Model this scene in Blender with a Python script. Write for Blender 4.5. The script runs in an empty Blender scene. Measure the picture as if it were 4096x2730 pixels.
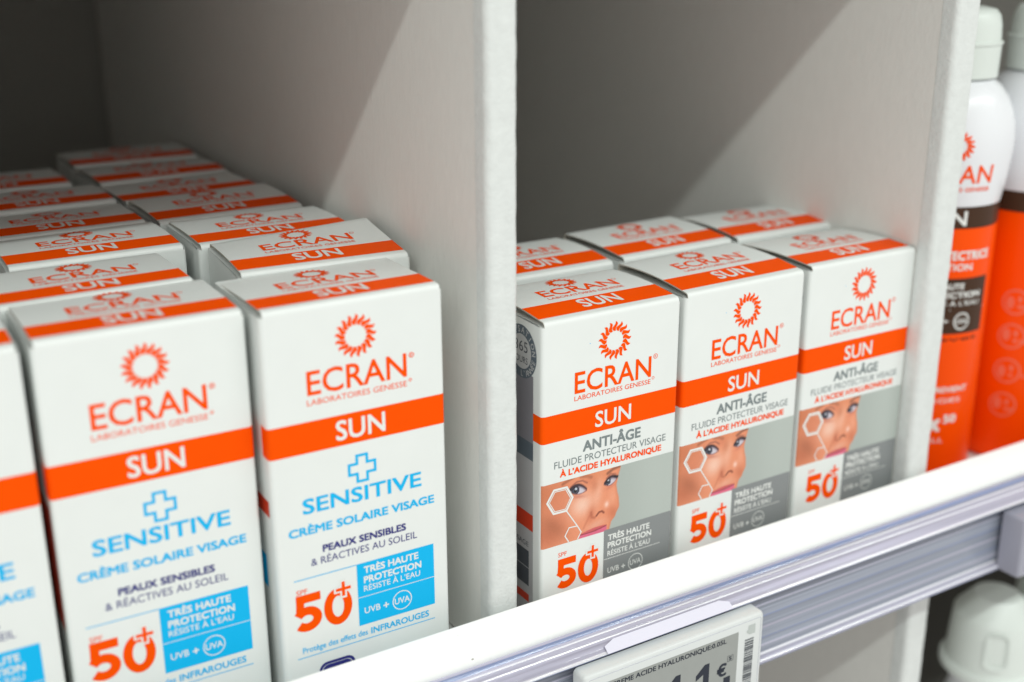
import bpy, math, random
from mathutils import Vector
random.seed(7)
S = bpy.context.scene
C = S.collection
MM = 0.001

# ------------------------------------------------------------------ camera
cam = bpy.data.cameras.new('camera')
cam.sensor_width = 36.0
cam.lens = 43.02
cam.clip_start = 0.01
cam.clip_end = 50
cam.dof.use_dof = True
cam.dof.focus_distance = 0.386
cam.dof.aperture_fstop = 6.2
camo = bpy.data.objects.new('camera', cam)
C.objects.link(camo)
camo.location = (-0.12637, -0.29485, 0.24185)
PITCH, YAW, ROLL = math.radians(18.711), math.radians(31.034), math.radians(-0.162)
from mathutils import Matrix
_f = Vector((math.sin(YAW) * math.cos(PITCH), math.cos(YAW) * math.cos(PITCH), -math.sin(PITCH)))
_r = Vector((math.cos(YAW), -math.sin(YAW), 0))
_u = _r.cross(_f)
r2 = math.cos(ROLL) * _r + math.sin(ROLL) * _u
u2 = -math.sin(ROLL) * _r + math.cos(ROLL) * _u
camo.rotation_euler = Matrix((r2, u2, -_f)).transposed().to_euler()
S.camera = camo

# ------------------------------------------------------------------ light
w = bpy.data.worlds.new('World')
S.world = w
w.use_nodes = True
bg = w.node_tree.nodes['Background']
bg.inputs[0].default_value = (1.0, 0.98, 0.945, 1)
bg.inputs[1].default_value = 0.73

def tube_light(name, loc, target, length, width, power, col):
    l = bpy.data.lights.new(name, 'AREA')
    l.shape = 'RECTANGLE'
    l.size = length
    l.size_y = width
    l.energy = power
    l.color = col
    o = bpy.data.objects.new(name, l)
    C.objects.link(o)
    o.location = loc
    d = Vector(target) - Vector(loc)
    d.x = 0
    o.rotation_euler = d.to_track_quat('-Z', 'X').to_euler()
    z = d.normalized()
    o.rotation_euler = Matrix((Vector((1, 0, 0)), (-z).cross(Vector((1, 0, 0))), -z)).transposed().to_euler()
    return o
# a row of ceiling tubes above the aisle, parallel to the shelves
tube_light('ceiling_tube_light', (-0.10, -1.22, 1.48), (0, -0.03, 0.29), 4.4, 0.035, 33.0, (0.93, 1.0, 0.96))

vs = S.view_settings
vs.view_transform = 'Standard'
vs.look = 'None'
vs.exposure = 0.0
vs.gamma = 1.0
S.cycles.max_bounces = 8
S.cycles.transmission_bounces = 8

# ------------------------------------------------------------------ helpers
def lin(c):
    c = c / 255.0
    return c / 12.92 if c <= 0.04045 else ((c + 0.055) / 1.055) ** 2.4

def srgb(r, g, b):
    return (lin(r), lin(g), lin(b), 1)

def mat(name, col, rough=0.5, spec=0.5, bump=0.0, scale=400.0, vary=0.0, vscale=40.0, coat=0.0, trans=0.0, ior=1.45, stretch=None):
    m = bpy.data.materials.new(name)
    m.use_nodes = True
    n, l = m.node_tree.nodes, m.node_tree.links
    b = n['Principled BSDF']
    b.inputs['Base Color'].default_value = col
    b.inputs['Roughness'].default_value = rough
    b.inputs['Specular IOR Level'].default_value = spec
    b.inputs['IOR'].default_value = ior
    b.inputs['Coat Weight'].default_value = coat
    b.inputs['Transmission Weight'].default_value = trans
    tc = None
    if bump or vary:
        tc = n.new('ShaderNodeTexCoord')
        mp = n.new('ShaderNodeMapping')
        l.new(tc.outputs['Object'], mp.inputs['Vector'])
        if stretch:
            mp.inputs['Scale'].default_value = stretch
    if bump:
        t = n.new('ShaderNodeTexNoise')
        t.inputs['Scale'].default_value = scale
        t.inputs['Detail'].default_value = 3
        l.new(mp.outputs[0], t.inputs['Vector'])
        bm = n.new('ShaderNodeBump')
        bm.inputs['Strength'].default_value = bump
        bm.inputs['Distance'].default_value = 0.0004
        l.new(t.outputs['Fac'], bm.inputs['Height'])
        l.new(bm.outputs[0], b.inputs['Normal'])
    if vary:
        t2 = n.new('ShaderNodeTexNoise')
        t2.inputs['Scale'].default_value = vscale
        t2.inputs['Detail'].default_value = 4
        l.new(mp.outputs[0], t2.inputs['Vector'])
        r = n.new('ShaderNodeMapRange')
        r.inputs['From Min'].default_value = 0.3
        r.inputs['From Max'].default_value = 0.7
        r.inputs['To Min'].default_value = 1 - vary
        r.inputs['To Max'].default_value = 1 + vary
        l.new(t2.outputs['Fac'], r.inputs['Value'])
        h = n.new('ShaderNodeHueSaturation')
        h.inputs['Color'].default_value = col
        l.new(r.outputs[0], h.inputs['Value'])
        l.new(h.outputs[0], b.inputs['Base Color'])
    return m

M = {}
M['board'] = mat('coated_carton_board', (0.79, 0.82, 0.80, 1), 0.36, 0.40, bump=0.05, scale=1500, vary=0.012, vscale=90)
M['rawboard'] = mat('raw_carton_edge', (0.50, 0.47, 0.41, 1), 0.8, 0.2, bump=0.2, scale=2500)
M['orange'] = mat('orange_print', (0.95, 0.086, 0.0, 1), 0.5, 0.06, bump=0.04, scale=1500, vary=0.02, vscale=200)
M['white_ink'] = mat('white_print', (0.80, 0.815, 0.79, 1), 0.4, 0.4)
M['blue'] = mat('blue_print', (0.004, 0.47, 0.86, 1), 0.45, 0.2)
M['navy'] = mat('navy_print', (0.024, 0.026, 0.20, 1), 0.4, 0.4)
M['grey_text'] = mat('grey_print', (0.20, 0.235, 0.24, 1), 0.4, 0.4)
M['panel_grey'] = mat('panel_grey_print', (0.245, 0.26, 0.262, 1), 0.38, 0.45, vary=0.02, vscale=100)
M['dark_print'] = mat('dark_print', (0.075, 0.085, 0.10, 1), 0.4, 0.4)
M['slate'] = mat('slate_print', (0.11, 0.14, 0.17, 1), 0.4, 0.4)
M['tube_grey'] = mat('tube_grey_print', (0.24, 0.235, 0.26, 1), 0.4, 0.4, vary=0.05, vscale=60)
M['tube_light'] = mat('tube_light_print', (0.46, 0.46, 0.47, 1), 0.4, 0.4, vary=0.03, vscale=60)
M['red'] = mat('red_print', (0.62, 0.045, 0.012, 1), 0.4, 0.4)
M['disc_light'] = mat('disc_light_print', (0.52, 0.52, 0.52, 1), 0.4, 0.4)
M['cyan_dot'] = M['blue']
M['divider'] = mat('white_laminate', (0.79, 0.785, 0.75, 1), 0.6, 0.3, bump=0.32, scale=900, vary=0.016, vscale=420, stretch=(1, 1, 0.35))
M['trim'] = mat('white_edge_trim', (0.71, 0.735, 0.72, 1), 0.5, 0.35, bump=0.6, scale=800, vary=0.04, vscale=300)
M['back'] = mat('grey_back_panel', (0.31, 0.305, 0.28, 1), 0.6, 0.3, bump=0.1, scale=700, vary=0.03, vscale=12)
M['steel'] = mat('white_painted_steel', (0.89, 0.90, 0.89, 1), 0.38, 0.45, bump=0.10, scale=300, vary=0.012, vscale=90)
def specks(m, scale, thr, col):
    """sparse small dirt marks"""
    n, l = m.node_tree.nodes, m.node_tree.links
    b = n['Principled BSDF']
    tc = n.new('ShaderNodeTexCoord'); mp = n.new('ShaderNodeMapping'); mp.inputs['Scale'].default_value = (0.55, 1, 1)
    l.new(tc.outputs['Object'], mp.inputs['Vector'])
    v = n.new('ShaderNodeTexVoronoi'); v.inputs['Scale'].default_value = scale
    l.new(mp.outputs[0], v.inputs['Vector'])
    r = n.new('ShaderNodeMapRange'); r.inputs['From Min'].default_value = thr; r.inputs['From Max'].default_value = thr * 0.6
    l.new(v.outputs['Distance'], r.inputs['Value'])
    no = n.new('ShaderNodeTexNoise'); no.inputs['Scale'].default_value = 60
    l.new(tc.outputs['Object'], no.inputs['Vector'])
    g = n.new('ShaderNodeMath'); g.operation = 'GREATER_THAN'; g.inputs[1].default_value = 0.55
    l.new(no.outputs['Fac'], g.inputs[0])
    mu = n.new('ShaderNodeMath'); mu.operation = 'MULTIPLY'
    l.new(r.outputs[0], mu.inputs[0]); l.new(g.outputs[0], mu.inputs[1])
    mx = n.new('ShaderNodeMix'); mx.data_type = 'RGBA'
    src = b.inputs['Base Color'].links[0].from_socket
    l.new(mu.outputs[0], mx.inputs['Factor']); l.new(src, mx.inputs['A']); mx.inputs['B'].default_value = col
    l.new(mx.outputs['Result'], b.inputs['Base Color'])
specks(M['steel'], 220, 0.07, (0.30, 0.28, 0.24, 1))
def rail_mat(name, col, rough, trans, streak):
    m = mat(name, col, rough, 0.6, trans=trans, ior=1.46)
    n, l = m.node_tree.nodes, m.node_tree.links
    b = n['Principled BSDF']
    tc = n.new('ShaderNodeTexCoord'); mp = n.new('ShaderNodeMapping')
    mp.inputs['Scale'].default_value = (6.0, 900.0, 900.0)
    l.new(tc.outputs['Object'], mp.inputs['Vector'])
    t = n.new('ShaderNodeTexNoise'); t.inputs['Scale'].default_value = 1.0; t.inputs['Detail'].default_value = 3
    l.new(mp.outputs[0], t.inputs['Vector'])
    bm = n.new('ShaderNodeBump'); bm.inputs['Strength'].default_value = streak; bm.inputs['Distance'].default_value = 0.0006
    l.new(t.outputs['Fac'], bm.inputs['Height']); l.new(bm.outputs[0], b.inputs['Normal'])
    r = n.new('ShaderNodeMapRange'); r.inputs['From Min'].default_value = 0.3; r.inputs['From Max'].default_value = 0.7
    r.inputs['To Min'].default_value = 0.74; r.inputs['To Max'].default_value = 1.22  # streaks of refracted and reflected light painted into the base colour
    l.new(t.outputs['Fac'], r.inputs['Value'])
    h = n.new('ShaderNodeHueSaturation'); h.inputs['Color'].default_value = col
    l.new(r.outputs[0], h.inputs['Value']); l.new(h.outputs[0], b.inputs['Base Color'])
    return m
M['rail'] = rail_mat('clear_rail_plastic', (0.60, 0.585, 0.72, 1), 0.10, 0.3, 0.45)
M['rail_blue'] = rail_mat('blue_refraction_streak', (0.28, 0.34, 0.56, 1), 0.13, 0.2, 0.25)  # blue strips stand in for refraction streaks in the clear plastic
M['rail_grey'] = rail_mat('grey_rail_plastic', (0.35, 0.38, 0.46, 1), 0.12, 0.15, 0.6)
M['rail_glint'] = rail_mat('painted_rail_glint', (0.86, 0.86, 0.92, 1), 0.12, 0.1, 0.2)  # highlight lines on the ribs, put in as a paler base colour
M['tag_white'] = mat('white_tag_plastic', (0.68, 0.705, 0.70, 1), 0.3, 0.5, bump=0.02, scale=900)
M['tag_top'] = mat('tag_top_show_through', (0.72, 0.71, 0.82, 1), 0.3, 0.4)
M['tag_clear'] = mat('clear_tag_edge', (0.85, 0.87, 0.93, 1), 0.1, 0.5, trans=0.4)
M['epaper'] = mat('epaper_screen', (0.33, 0.345, 0.33, 1), 0.35, 0.4, vary=0.02, vscale=300)
M['ink'] = mat('screen_ink', (0.018, 0.024, 0.04, 1), 0.4, 0.4)
M['tag_mark'] = mat('tag_grey_mark', (0.50, 0.54, 0.52, 1), 0.4, 0.4)
M['bottle_white'] = mat('white_bottle_plastic', (0.80, 0.81, 0.84, 1), 0.25, 0.5)
M['cap_white'] = mat('frosted_cap_plastic', (0.71, 0.76, 0.72, 1), 0.35, 0.5)
M['bottle_orange'] = mat('orange_bottle_sleeve', (0.96, 0.080, 0.0, 1), 0.3, 0.15)
M['bottle_brown'] = mat('dark_brown_print', (0.062, 0.031, 0.018, 1), 0.35, 0.15)
M['salmon'] = mat('salmon_icon_print', (0.85, 0.17, 0.09, 1), 0.3, 0.5)
M['shaded_floor'] = mat('shade_darkened_floor', (0.10, 0.098, 0.088, 1), 0.7, 0.2, bump=0.1, scale=500)  # colour darkened to stand for the shadowed depth of the lower compartment
M['tag_shaded'] = mat('shade_darkened_tag', (0.36, 0.36, 0.43, 1), 0.35, 0.4)  # shaded side of the white tag, put into a darker base colour
M['under'] = mat('grey_shelf_paint', (0.55, 0.55, 0.53, 1), 0.5, 0.4, bump=0.05, scale=600)
M['floor'] = mat('shelf_floor_paint', (0.74, 0.74, 0.72, 1), 0.45, 0.4, bump=0.05, scale=600, vary=0.02, vscale=30)

def mk(name, verts, faces, m, parent=None, smooth=False, fm=None):
    me = bpy.data.meshes.new(name)
    me.from_pydata([tuple(v) for v in verts], [], faces)
    ms = m if isinstance(m, (list, tuple)) else [m]
    for x in ms:
        me.materials.append(x)
    if fm:
        me.polygons.foreach_set('material_index', fm)
    if smooth:
        me.polygons.foreach_set('use_smooth', [True] * len(me.polygons))
    me.update()
    o = bpy.data.objects.new(name, me)
    C.objects.link(o)
    o.parent = parent
    return o

def thing(name, label, cat, loc=(0, 0, 0), rz=0.0, group=None):
    o = bpy.data.objects.new(name, None)
    o.empty_display_size = 0.01
    C.objects.link(o)
    o.location = loc
    o.rotation_euler = (0, 0, rz)
    o['label'] = label
    o['category'] = cat
    if group:
        o['group'] = group
    return o

def tag(o, label, cat, group=None):
    o['label'] = label
    o['category'] = cat
    if group:
        o['group'] = group
    return o

def auto_smooth(o, deg=40):
    me = o.data
    me.polygons.foreach_set('use_smooth', [True] * len(me.polygons))
    try:
        me.set_sharp_from_angle(angle=math.radians(deg))
    except Exception:
        pass
    return o

def extrude_x(name, prof, x0, x1, m, parent=None, smooth_deg=35, nseg=1):
    """closed (y,z) profile swept along x"""
    n = len(prof)
    vs_, fs = [], []
    for i in range(nseg + 1):
        x = x0 + (x1 - x0) * i / nseg
        for (y, z) in prof:
            vs_.append((x, y, z))
    for i in range(nseg):
        for j in range(n):
            a, b = i * n + j, i * n + (j + 1) % n
            fs.append((a, b, b + n, a + n))
    fs.append(tuple(range(n))[::-1])
    fs.append(tuple(nseg * n + j for j in range(n)))
    # orientation: make sure the normals point outwards
    area = sum(prof[j][0] * prof[(j + 1) % n][1] - prof[(j + 1) % n][0] * prof[j][1] for j in range(n))
    if area > 0:
        fs = [f[::-1] for f in fs]
        fs = [f[::-1] for f in fs] if False else fs
    o = mk(name, vs_, fs, m, parent)
    import bmesh
    bm = bmesh.new(); bm.from_mesh(o.data); bmesh.ops.recalc_face_normals(bm, faces=bm.faces); bm.to_mesh(o.data); bm.free()
    if smooth_deg:
        auto_smooth(o, smooth_deg)
    return o

def extrude_poly_z(name, poly, z0, z1, m, parent=None, smooth_deg=40, close=True):
    n = len(poly)
    vs_ = [(x, y, z0) for x, y in poly] + [(x, y, z1) for x, y in poly]
    fs = [(j, (j + 1) % n, n + (j + 1) % n, n + j) for j in range(n)]
    if close:
        fs += [tuple(range(n))[::-1], tuple(range(n, 2 * n))]
    o = mk(name, vs_, fs, m, parent)
    import bmesh
    bm = bmesh.new(); bm.from_mesh(o.data); bmesh.ops.recalc_face_normals(bm, faces=bm.faces); bm.to_mesh(o.data); bm.free()
    auto_smooth(o, smooth_deg)
    return o

def rrect(x0, y0, x1, y1, r, n=5):
    pts = []
    for cx, cy, a0 in ((x1 - r, y1 - r, 0), (x0 + r, y1 - r, 90), (x0 + r, y0 + r, 180), (x1 - r, y0 + r, 270)):
        for i in range(n + 1):
            a = math.radians(a0 + 90 * i / n)
            pts.append((cx + r * math.cos(a), cy + r * math.sin(a)))
    return pts

def lathe(name, prof, m, parent=None, n=40, deg=50):
    vs_, fs = [], []
    for r, z in prof:
        for i in range(n):
            a = 2 * math.pi * i / n
            vs_.append((r * math.cos(a), r * math.sin(a), z))
    for k in range(len(prof) - 1):
        for i in range(n):
            a, b = k * n + i, k * n + (i + 1) % n
            fs.append((a, b, b + n, a + n))
    fs.append(tuple(range(n))[::-1])
    fs.append(tuple((len(prof) - 1) * n + i for i in range(n)))
    o = mk(name, vs_, fs, m, parent)
    auto_smooth(o, deg)
    return o

# ------------------------------------------------------------------ flat print, drawn in millimetres
_tc = {}
def text2d(body, bold):
    key = (body, bold)
    if key in _tc:
        return _tc[key]
    c = bpy.data.curves.new('lettering', 'FONT')
    c.body = body
    c.resolution_u = 3
    c.offset = bold
    o = bpy.data.objects.new('lettering', c)
    C.objects.link(o)
    bpy.context.view_layer.update()
    dg = bpy.context.evaluated_depsgraph_get()
    me = bpy.data.meshes.new_from_object(o.evaluated_get(dg))
    vs_ = [(v.co.x, v.co.y) for v in me.vertices]
    fs = [tuple(p.vertices) for p in me.polygons]
    bpy.data.objects.remove(o)
    bpy.data.curves.remove(c)
    bpy.data.meshes.remove(me)
    _tc[key] = (vs_, fs)
    return _tc[key]

_E = text2d('E', 0.0)
CAP = max(v[1] for v in _E[0])

class Ink:
    """collects flat shapes (u, v) in mm with a layer; placed on a surface through a mapping"""
    def __init__(s):
        s.v, s.f = [], []
    def add(s, vs_, fs, layer):
        k = len(s.v)
        s.v += [(x, y, layer) for x, y in vs_]
        s.f += [tuple(k + i for i in f) for f in fs]
    def text(s, body, x0, x1, base, cap, bold=0.0, layer=2):
        if bold > 0.015:      # heavy weights: the light letter printed several times, shifted by a hair
            vs_, fs = text2d(body, 0.0)
            a, b = min(v[0] for v in vs_) - bold, max(v[0] for v in vs_) + bold
            sx, sy = (x1 - x0) / (b - a), cap / (CAP + 2 * bold)
            for k, (dx, dy) in enumerate(((-1, -1), (1, -1), (-1, 1), (1, 1), (0, 0))):
                s.add([(x0 + (x - a + dx * bold) * sx, base + (y + bold + dy * bold) * sy) for x, y in vs_], fs, layer + 0.12 * k)
            return
        vs_, fs = text2d(body, bold)
        a, b = min(v[0] for v in vs_), max(v[0] for v in vs_)
        sx, sy = (x1 - x0) / (b - a), cap / (CAP + 2 * bold)
        s.add([(x0 + (x - a) * sx, base + (y + bold) * sy) for x, y in vs_], fs, layer)
    def text_arc(s, body, cx, cy, r, a0, a1, cap, bold=0.0, layer=3, inward=False, flip=1):
        n = len(body)
        for i, ch in enumerate(body):
            if ch == ' ':
                continue
            a = math.radians(a0 + (a1 - a0) * (i / (n - 1)))
            vs_, fs = text2d(ch, bold)
            lo, hi = min(v[0] for v in vs_), max(v[0] for v in vs_)
            k = cap / CAP
            up = (math.cos(a), math.sin(a)) if not inward else (-math.cos(a), -math.sin(a))
            rt = (up[1], -up[0])
            pts = []
            for x, y in vs_:
                xx, yy = (x - (lo + hi) / 2) * k * 0.9, y * k - cap / 2
                pts.append((cx + r * math.cos(a) + rt[0] * xx + up[0] * yy, cy + r * math.sin(a) + rt[1] * xx + up[1] * yy))
            s.add(pts, fs, layer)
    def rect(s, x0, y0, x1, y1, layer=1, nx=1, ny=1):
        vs_ = [(x0 + (x1 - x0) * i / nx, y0 + (y1 - y0) * j / ny) for j in range(ny + 1) for i in range(nx + 1)]
        fs = [(j * (nx + 1) + i, j * (nx + 1) + i + 1, (j + 1) * (nx + 1) + i + 1, (j + 1) * (nx + 1) + i) for j in range(ny) for i in range(nx)]
        s.add(vs_, fs, layer)
    def poly(s, pts, layer=1):
        s.add(pts, [tuple(range(len(pts)))], layer)
    def stroke(s, pts, wd, layer=2, closed=False):
        n = len(pts)
        L, R = [], []
        for i in range(n):
            p = Vector(pts[i])
            a = Vector(pts[(i - 1) % n]) if (closed or i > 0) else None
            b = Vector(pts[(i + 1) % n]) if (closed or i < n - 1) else None
            d1 = (p - a).normalized() if a is not None else None
            d2 = (b - p).normalized() if b is not None else None
            d = d1 if d2 is None else d2 if d1 is None else (d1 + d2).normalized()
            nn = Vector((-d.y, d.x))
            k = 1.0
            if d1 is not None and d2 is not None:
                k = 1.0 / max(0.35, nn.dot(Vector((-d1.y, d1.x))))
            L.append(tuple(p + nn * wd / 2 * k)); R.append(tuple(p - nn * wd / 2 * k))
        m_ = n if closed else n - 1
        s.add(L + R, [(n + i, n + (i + 1) % n, (i + 1) % n, i) for i in range(m_)], layer)
    def ring(s, cx, cy, rx, ry, wd, layer=2, n=40):
        o_ = [(cx + rx * math.cos(2 * math.pi * i / n), cy + ry * math.sin(2 * math.pi * i / n)) for i in range(n)]
        i_ = [(cx + (rx - wd) * math.cos(2 * math.pi * i / n), cy + (ry - wd) * math.sin(2 * math.pi * i / n)) for i in range(n)]
        s.add(o_ + i_, [(i, (i + 1) % n, n + (i + 1) % n, n + i) for i in range(n)], layer)
    def disc(s, cx, cy, rx, ry, layer=2, n=32):
        s.poly([(cx + rx * math.cos(2 * math.pi * i / n), cy + ry * math.sin(2 * math.pi * i / n)) for i in range(n)], layer)
    def plus(s, cx, cy, arm, wd, layer=2):
        a, b = arm, wd / 2
        s.add([(-b + cx, -a + cy), (b + cx, -a + cy), (b + cx, a + cy), (-b + cx, a + cy), (-a + cx, -b + cy), (-b + cx, -b + cy), (-b + cx, b + cy), (-a + cx, b + cy), (b + cx, -b + cy), (a + cx, -b + cy), (a + cx, b + cy), (b + cx, b + cy)],
              [(0, 1, 2, 3), (4, 5, 6, 7), (8, 9, 10, 11)], layer)
    def sun(s, cx, cy, r0, r1, n=17, ky=1.0, layer=2):
        for k in range(n):
            a = 2 * math.pi * (k + 0.3) / n
            e = (math.cos(a), math.sin(a)); t_ = (-e[1], e[0])
            L, R = [], []
            N = 7
            for i in range(N + 1):
                t = i / N
                r = r0 + (r1 - r0) * t
                wd = 0.205 * (r1 - r0) * (math.sin(math.pi * (0.12 + 0.88 * t)) ** 0.75 if t < 1 else 0.0) * (1.2 - 0.35 * t) + 0.004
                off = 0.13 * (r1 - r0) * math.sin(2 * math.pi * t) - 0.10 * (r1 - r0) * t
                px, py = e[0] * r + t_[0] * off, e[1] * r + t_[1] * off
                L.append((cx + px + t_[0] * wd, cy + (py + t_[1] * wd) * ky))
                R.append((cx + px - t_[0] * wd, cy + (py - t_[1] * wd) * ky))
            m_ = N + 1
            s.add(L + R, [(i, i + 1, m_ + i + 1, m_ + i)[::-1] for i in range(N)], layer)
    def five(s, x0, y0, x1, y1, wd, layer=2):
        h, ww = y1 - y0, x1 - x0
        s.rect(x0 + 0.09 * ww, y1 - wd, x1 - 0.02 * ww, y1, layer)
        yb = y0 + 0.47 * h
        s.poly([(x0 + 0.09 * ww, y1 - wd), (x0 + 0.06 * ww, yb), (x0 + 0.06 * ww + wd * 0.9, yb), (x0 + 0.09 * ww + wd * 0.9, y1 - wd)], layer)
        # bowl
        cx, cy = x0 + 0.46 * ww, y0 + 0.335 * h
        rx, ry = 0.54 * ww - wd / 2, 0.335 * h - wd / 2
        pts = []
        for i in range(25):
            a = math.radians(150 - i * (150 + 142) / 24)
            pts.append((cx + rx * math.cos(a), cy + ry * math.sin(a)))
        s.stroke(pts, wd, layer + 0.1)
    def build(s, name, m, fmap, parent):
        vs_ = [fmap(u, v, l) for u, v, l in s.v]
        return mk(name, vs_, s.f, m, parent)

LAY = 0.035 * MM

# ------------------------------------------------------------------ the printed portrait on the grey cartons
def sst(a, b, x):
    t = max(0.0, min(1.0, (x - a) / (b - a)))
    return t * t * (3 - 2 * t)

def lerp(c, d, t):
    return tuple(c[i] + (d[i] - c[i]) * t for i in range(3))

CONT = [(53.6, 25.8), (55.0, 26.65), (57.0, 27.1), (59.1, 28.85), (62.2, 30.3), (65.2, 30.05), (67.8, 29.35), (70.0, 29.0), (73.3, 29.7), (75.8, 30.4), (77.5, 30.9)]
def contour(z):
    for (z0, u0), (z1, u1) in zip(CONT, CONT[1:]):
        if z <= z1:
            t = max(0, (z - z0) / (z1 - z0)); t = t * t * (3 - 2 * t) * 0.6 + t * 0.4
            return u0 + (u1 - u0) * t
    return CONT[-1][1]

def segd(u, z, p, q):
    px, py = q[0] - p[0], q[1] - p[1]
    t = max(0, min(1, ((u - p[0]) * px + (z - p[1]) * py) / (px * px + py * py)))
    return math.hypot(u - p[0] - t * px, z - p[1] - t * py)

def pld(u, z, pts):
    return min(segd(u, z, a, b) for a, b in zip(pts, pts[1:]))

def blob(u, z, cu, cz, ru, rz, ang=0.0):
    a = math.radians(ang)
    du, dz = u - cu, z - cz
    x, y = du * math.cos(a) + dz * math.sin(a), -du * math.sin(a) + dz * math.cos(a)
    return math.exp(-((x / ru) ** 2 + (y / rz) ** 2))

def quadz(u, pts):
    (u0, z0), (u1, z1), (u2, z2) = pts
    return z0 * (u - u1) * (u - u2) / ((u0 - u1) * (u0 - u2)) + z1 * (u - u0) * (u - u2) / ((u1 - u0) * (u1 - u2)) + z2 * (u - u0) * (u - u1) / ((u2 - u0) * (u2 - u1))

def portrait(u, z):
    ce = contour(z)
    bgc = lerp((172, 180, 174), (180, 188, 182), sst(30, 45, u))
    if u > ce + 0.25:
        return bgc
    c = (232, 147, 110)
    c = lerp(c, (204, 120, 82), 1.0 * blob(u, z, 0, 73, 9, 7)); c = lerp(c, (216, 130, 96), 0.8 * blob(u, z, 7, 66, 5, 7))
    c = lerp(c, (196, 112, 78), 0.9 * blob(u, z, 2, 59, 6, 5, -30))
    c = lerp(c, (168, 98, 68), 0.6 * blob(u, z, 4.5, 61.5, 6.0, 2.6, -42))
    c = lerp(c, (224, 138, 96), 0.9 * blob(u, z, 21.5, 75.5, 5, 3))
    c = lerp(c, (244, 198, 176), 0.95 * blob(u, z, 15.5, 66.3, 4.5, 4.0, 20))
    c = lerp(c, (240, 178, 150), 0.8 * blob(u, z, 21.5, 69, 1.8, 5, -8))
    c = lerp(c, (232, 168, 142), 0.8 * blob(u, z, 21, 57.8, 4, 1.4, 10))
    c = lerp(c, (206, 118, 86), 0.75 * blob(u, z, 19.2, 62.0, 1.5, 2.8, -10))
    c = lerp(c, (200, 112, 78), 0.7 * blob(u, z, 27.8, 60.5, 2.2, 3.0, 20))
    c = lerp(c, (214, 128, 96), 0.6 * blob(u, z, 18.3, 74.2, 2.0, 1.6))
    c = lerp(c, (206, 126, 92), 0.7 * blob(u, z, 20.4, 72.0, 1.4, 2.2))
    c = lerp(c, (252, 214, 198), 0.9 * blob(u, z, 25.3, 64.0, 0.9, 1.1))
    c = lerp(c, (238, 164, 132), 0.7 * blob(u, z, 27.6, 66, 1.4, 3))
    c = lerp(c, (210, 126, 92), 0.55 * sst(1.2, 0.0, ce - u))
    # fold from nose to mouth
    c = lerp(c, (196, 112, 82), 0.5 * sst(0.7, 0, pld(u, z, [(18.9, 62), (17.6, 60), (16.2, 57.6)])))
    # nostril and wing
    c = lerp(c, (120, 58, 42), 0.85 * sst(0.55, 0.1, pld(u, z, [(21.3, 60.9), (22.3, 61.9), (23.4, 62.0), (24.2, 61.3)])))
    c = lerp(c, (176, 96, 70), 0.6 * sst(0.8, 0.1, pld(u, z, [(19.2, 62.6), (19.4, 60.9), (20.6, 60.4)])))
    # brows
    c = lerp(c, (150, 88, 60), 0.65 * sst(0.9, 0.1, pld(u, z, [(8.0, 75.4), (10.2, 76.2), (12.5, 76.9)])))
    c = lerp(c, (160, 96, 68), 0.6 * sst(1.0, 0.1, pld(u, z, [(15.0, 76.3), (17.5, 75.9), (19.0, 75.2)])))
    c = lerp(c, (128, 78, 58), 0.75 * sst(0.9, 0.1, pld(u, z, [(25.4, 74.9), (27.6, 76.0), (30.2, 76.4)])))
    # lid creases
    c = lerp(c, (140, 82, 68), 0.7 * sst(0.5, 0.05, pld(u, z, [(11.0, 73.6), (13.3, 74.9), (15.6, 74.8), (17.4, 73.6)])))
    c = lerp(c, (140, 82, 68), 0.6 * sst(0.5, 0.05, pld(u, z, [(25.0, 73.3), (26.6, 74.5), (28.6, 74.0)])))
    c = lerp(c, (190, 110, 96), 0.55 * blob(u, z, 13.8, 69.6, 3.2, 0.6, -10))
    c = lerp(c, (200, 112, 92), 0.5 * blob(u, z, 26.5, 69.9, 1.8, 0.6, 15))
    # eyes
    for top, bot, u0, u1, iu, iz, ir in (
            ([(10.3, 72.3), (13.9, 73.6), (17.4, 71.1)], [(10.3, 72.3), (13.4, 70.6), (17.4, 71.1)], 10.3, 17.3, 12.9, 72.0, 1.5),
            ([(24.0, 71.3), (26.7, 73.3), (29.3, 72.4)], [(24.0, 71.3), (26.1, 70.5), (29.3, 72.4)], 24.0, 29.2, 25.5, 72.0, 1.25)):
        if u0 < u < u1:
            zt, zb = quadz(u, top), quadz(u, bot)
            if zb < z < zt:
                e = (206, 200, 210)
                e = lerp(e, (120, 104, 120), sst(1.3, 0, zt - z)); e = lerp(e, (206, 130, 120), sst(1.4, 0.2, u1 - u) * (0.7 if u1 < 20 else 0.3))
                d = math.hypot(u - iu, z - iz)
                if d < ir:
                    e = lerp((74, 80, 96), (40, 40, 54), sst(ir * 0.5, ir, d)); e = lerp(e, (30, 26, 38), sst(1.2, 0.2, zt - z))
                    if d < ir * 0.42:
                        e = (20, 18, 26)
                    if math.hypot(u - iu - 0.25, z - iz - 0.5) < 0.42:
                        e = (210, 214, 226)
                c = e
            c = lerp(c, (50, 34, 42), 0.95 * sst(0.75, 0.1, abs(z - zt - 0.15)))
            c = lerp(c, (120, 70, 70), 0.6 * sst(0.35, 0.05, abs(z - zb)))
    c = lerp(c, (34, 26, 36), 0.9 * sst(0.9, 0.2, math.hypot((u - 10.9) * 0.8, z - 72.6)))
    c = lerp(c, (34, 26, 32), 0.9 * sst(0.7, 0.15, pld(u, z, [(28.2, 73.2), (29.5, 72.9)])))
    # lips
    ul = quadz(u, [(14.7, 55.9), (20.5, 57.0), (25.4, 56.8)])
    ml = quadz(u, [(14.7, 55.7), (20.0, 55.6), (25.2, 56.4)])
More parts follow.
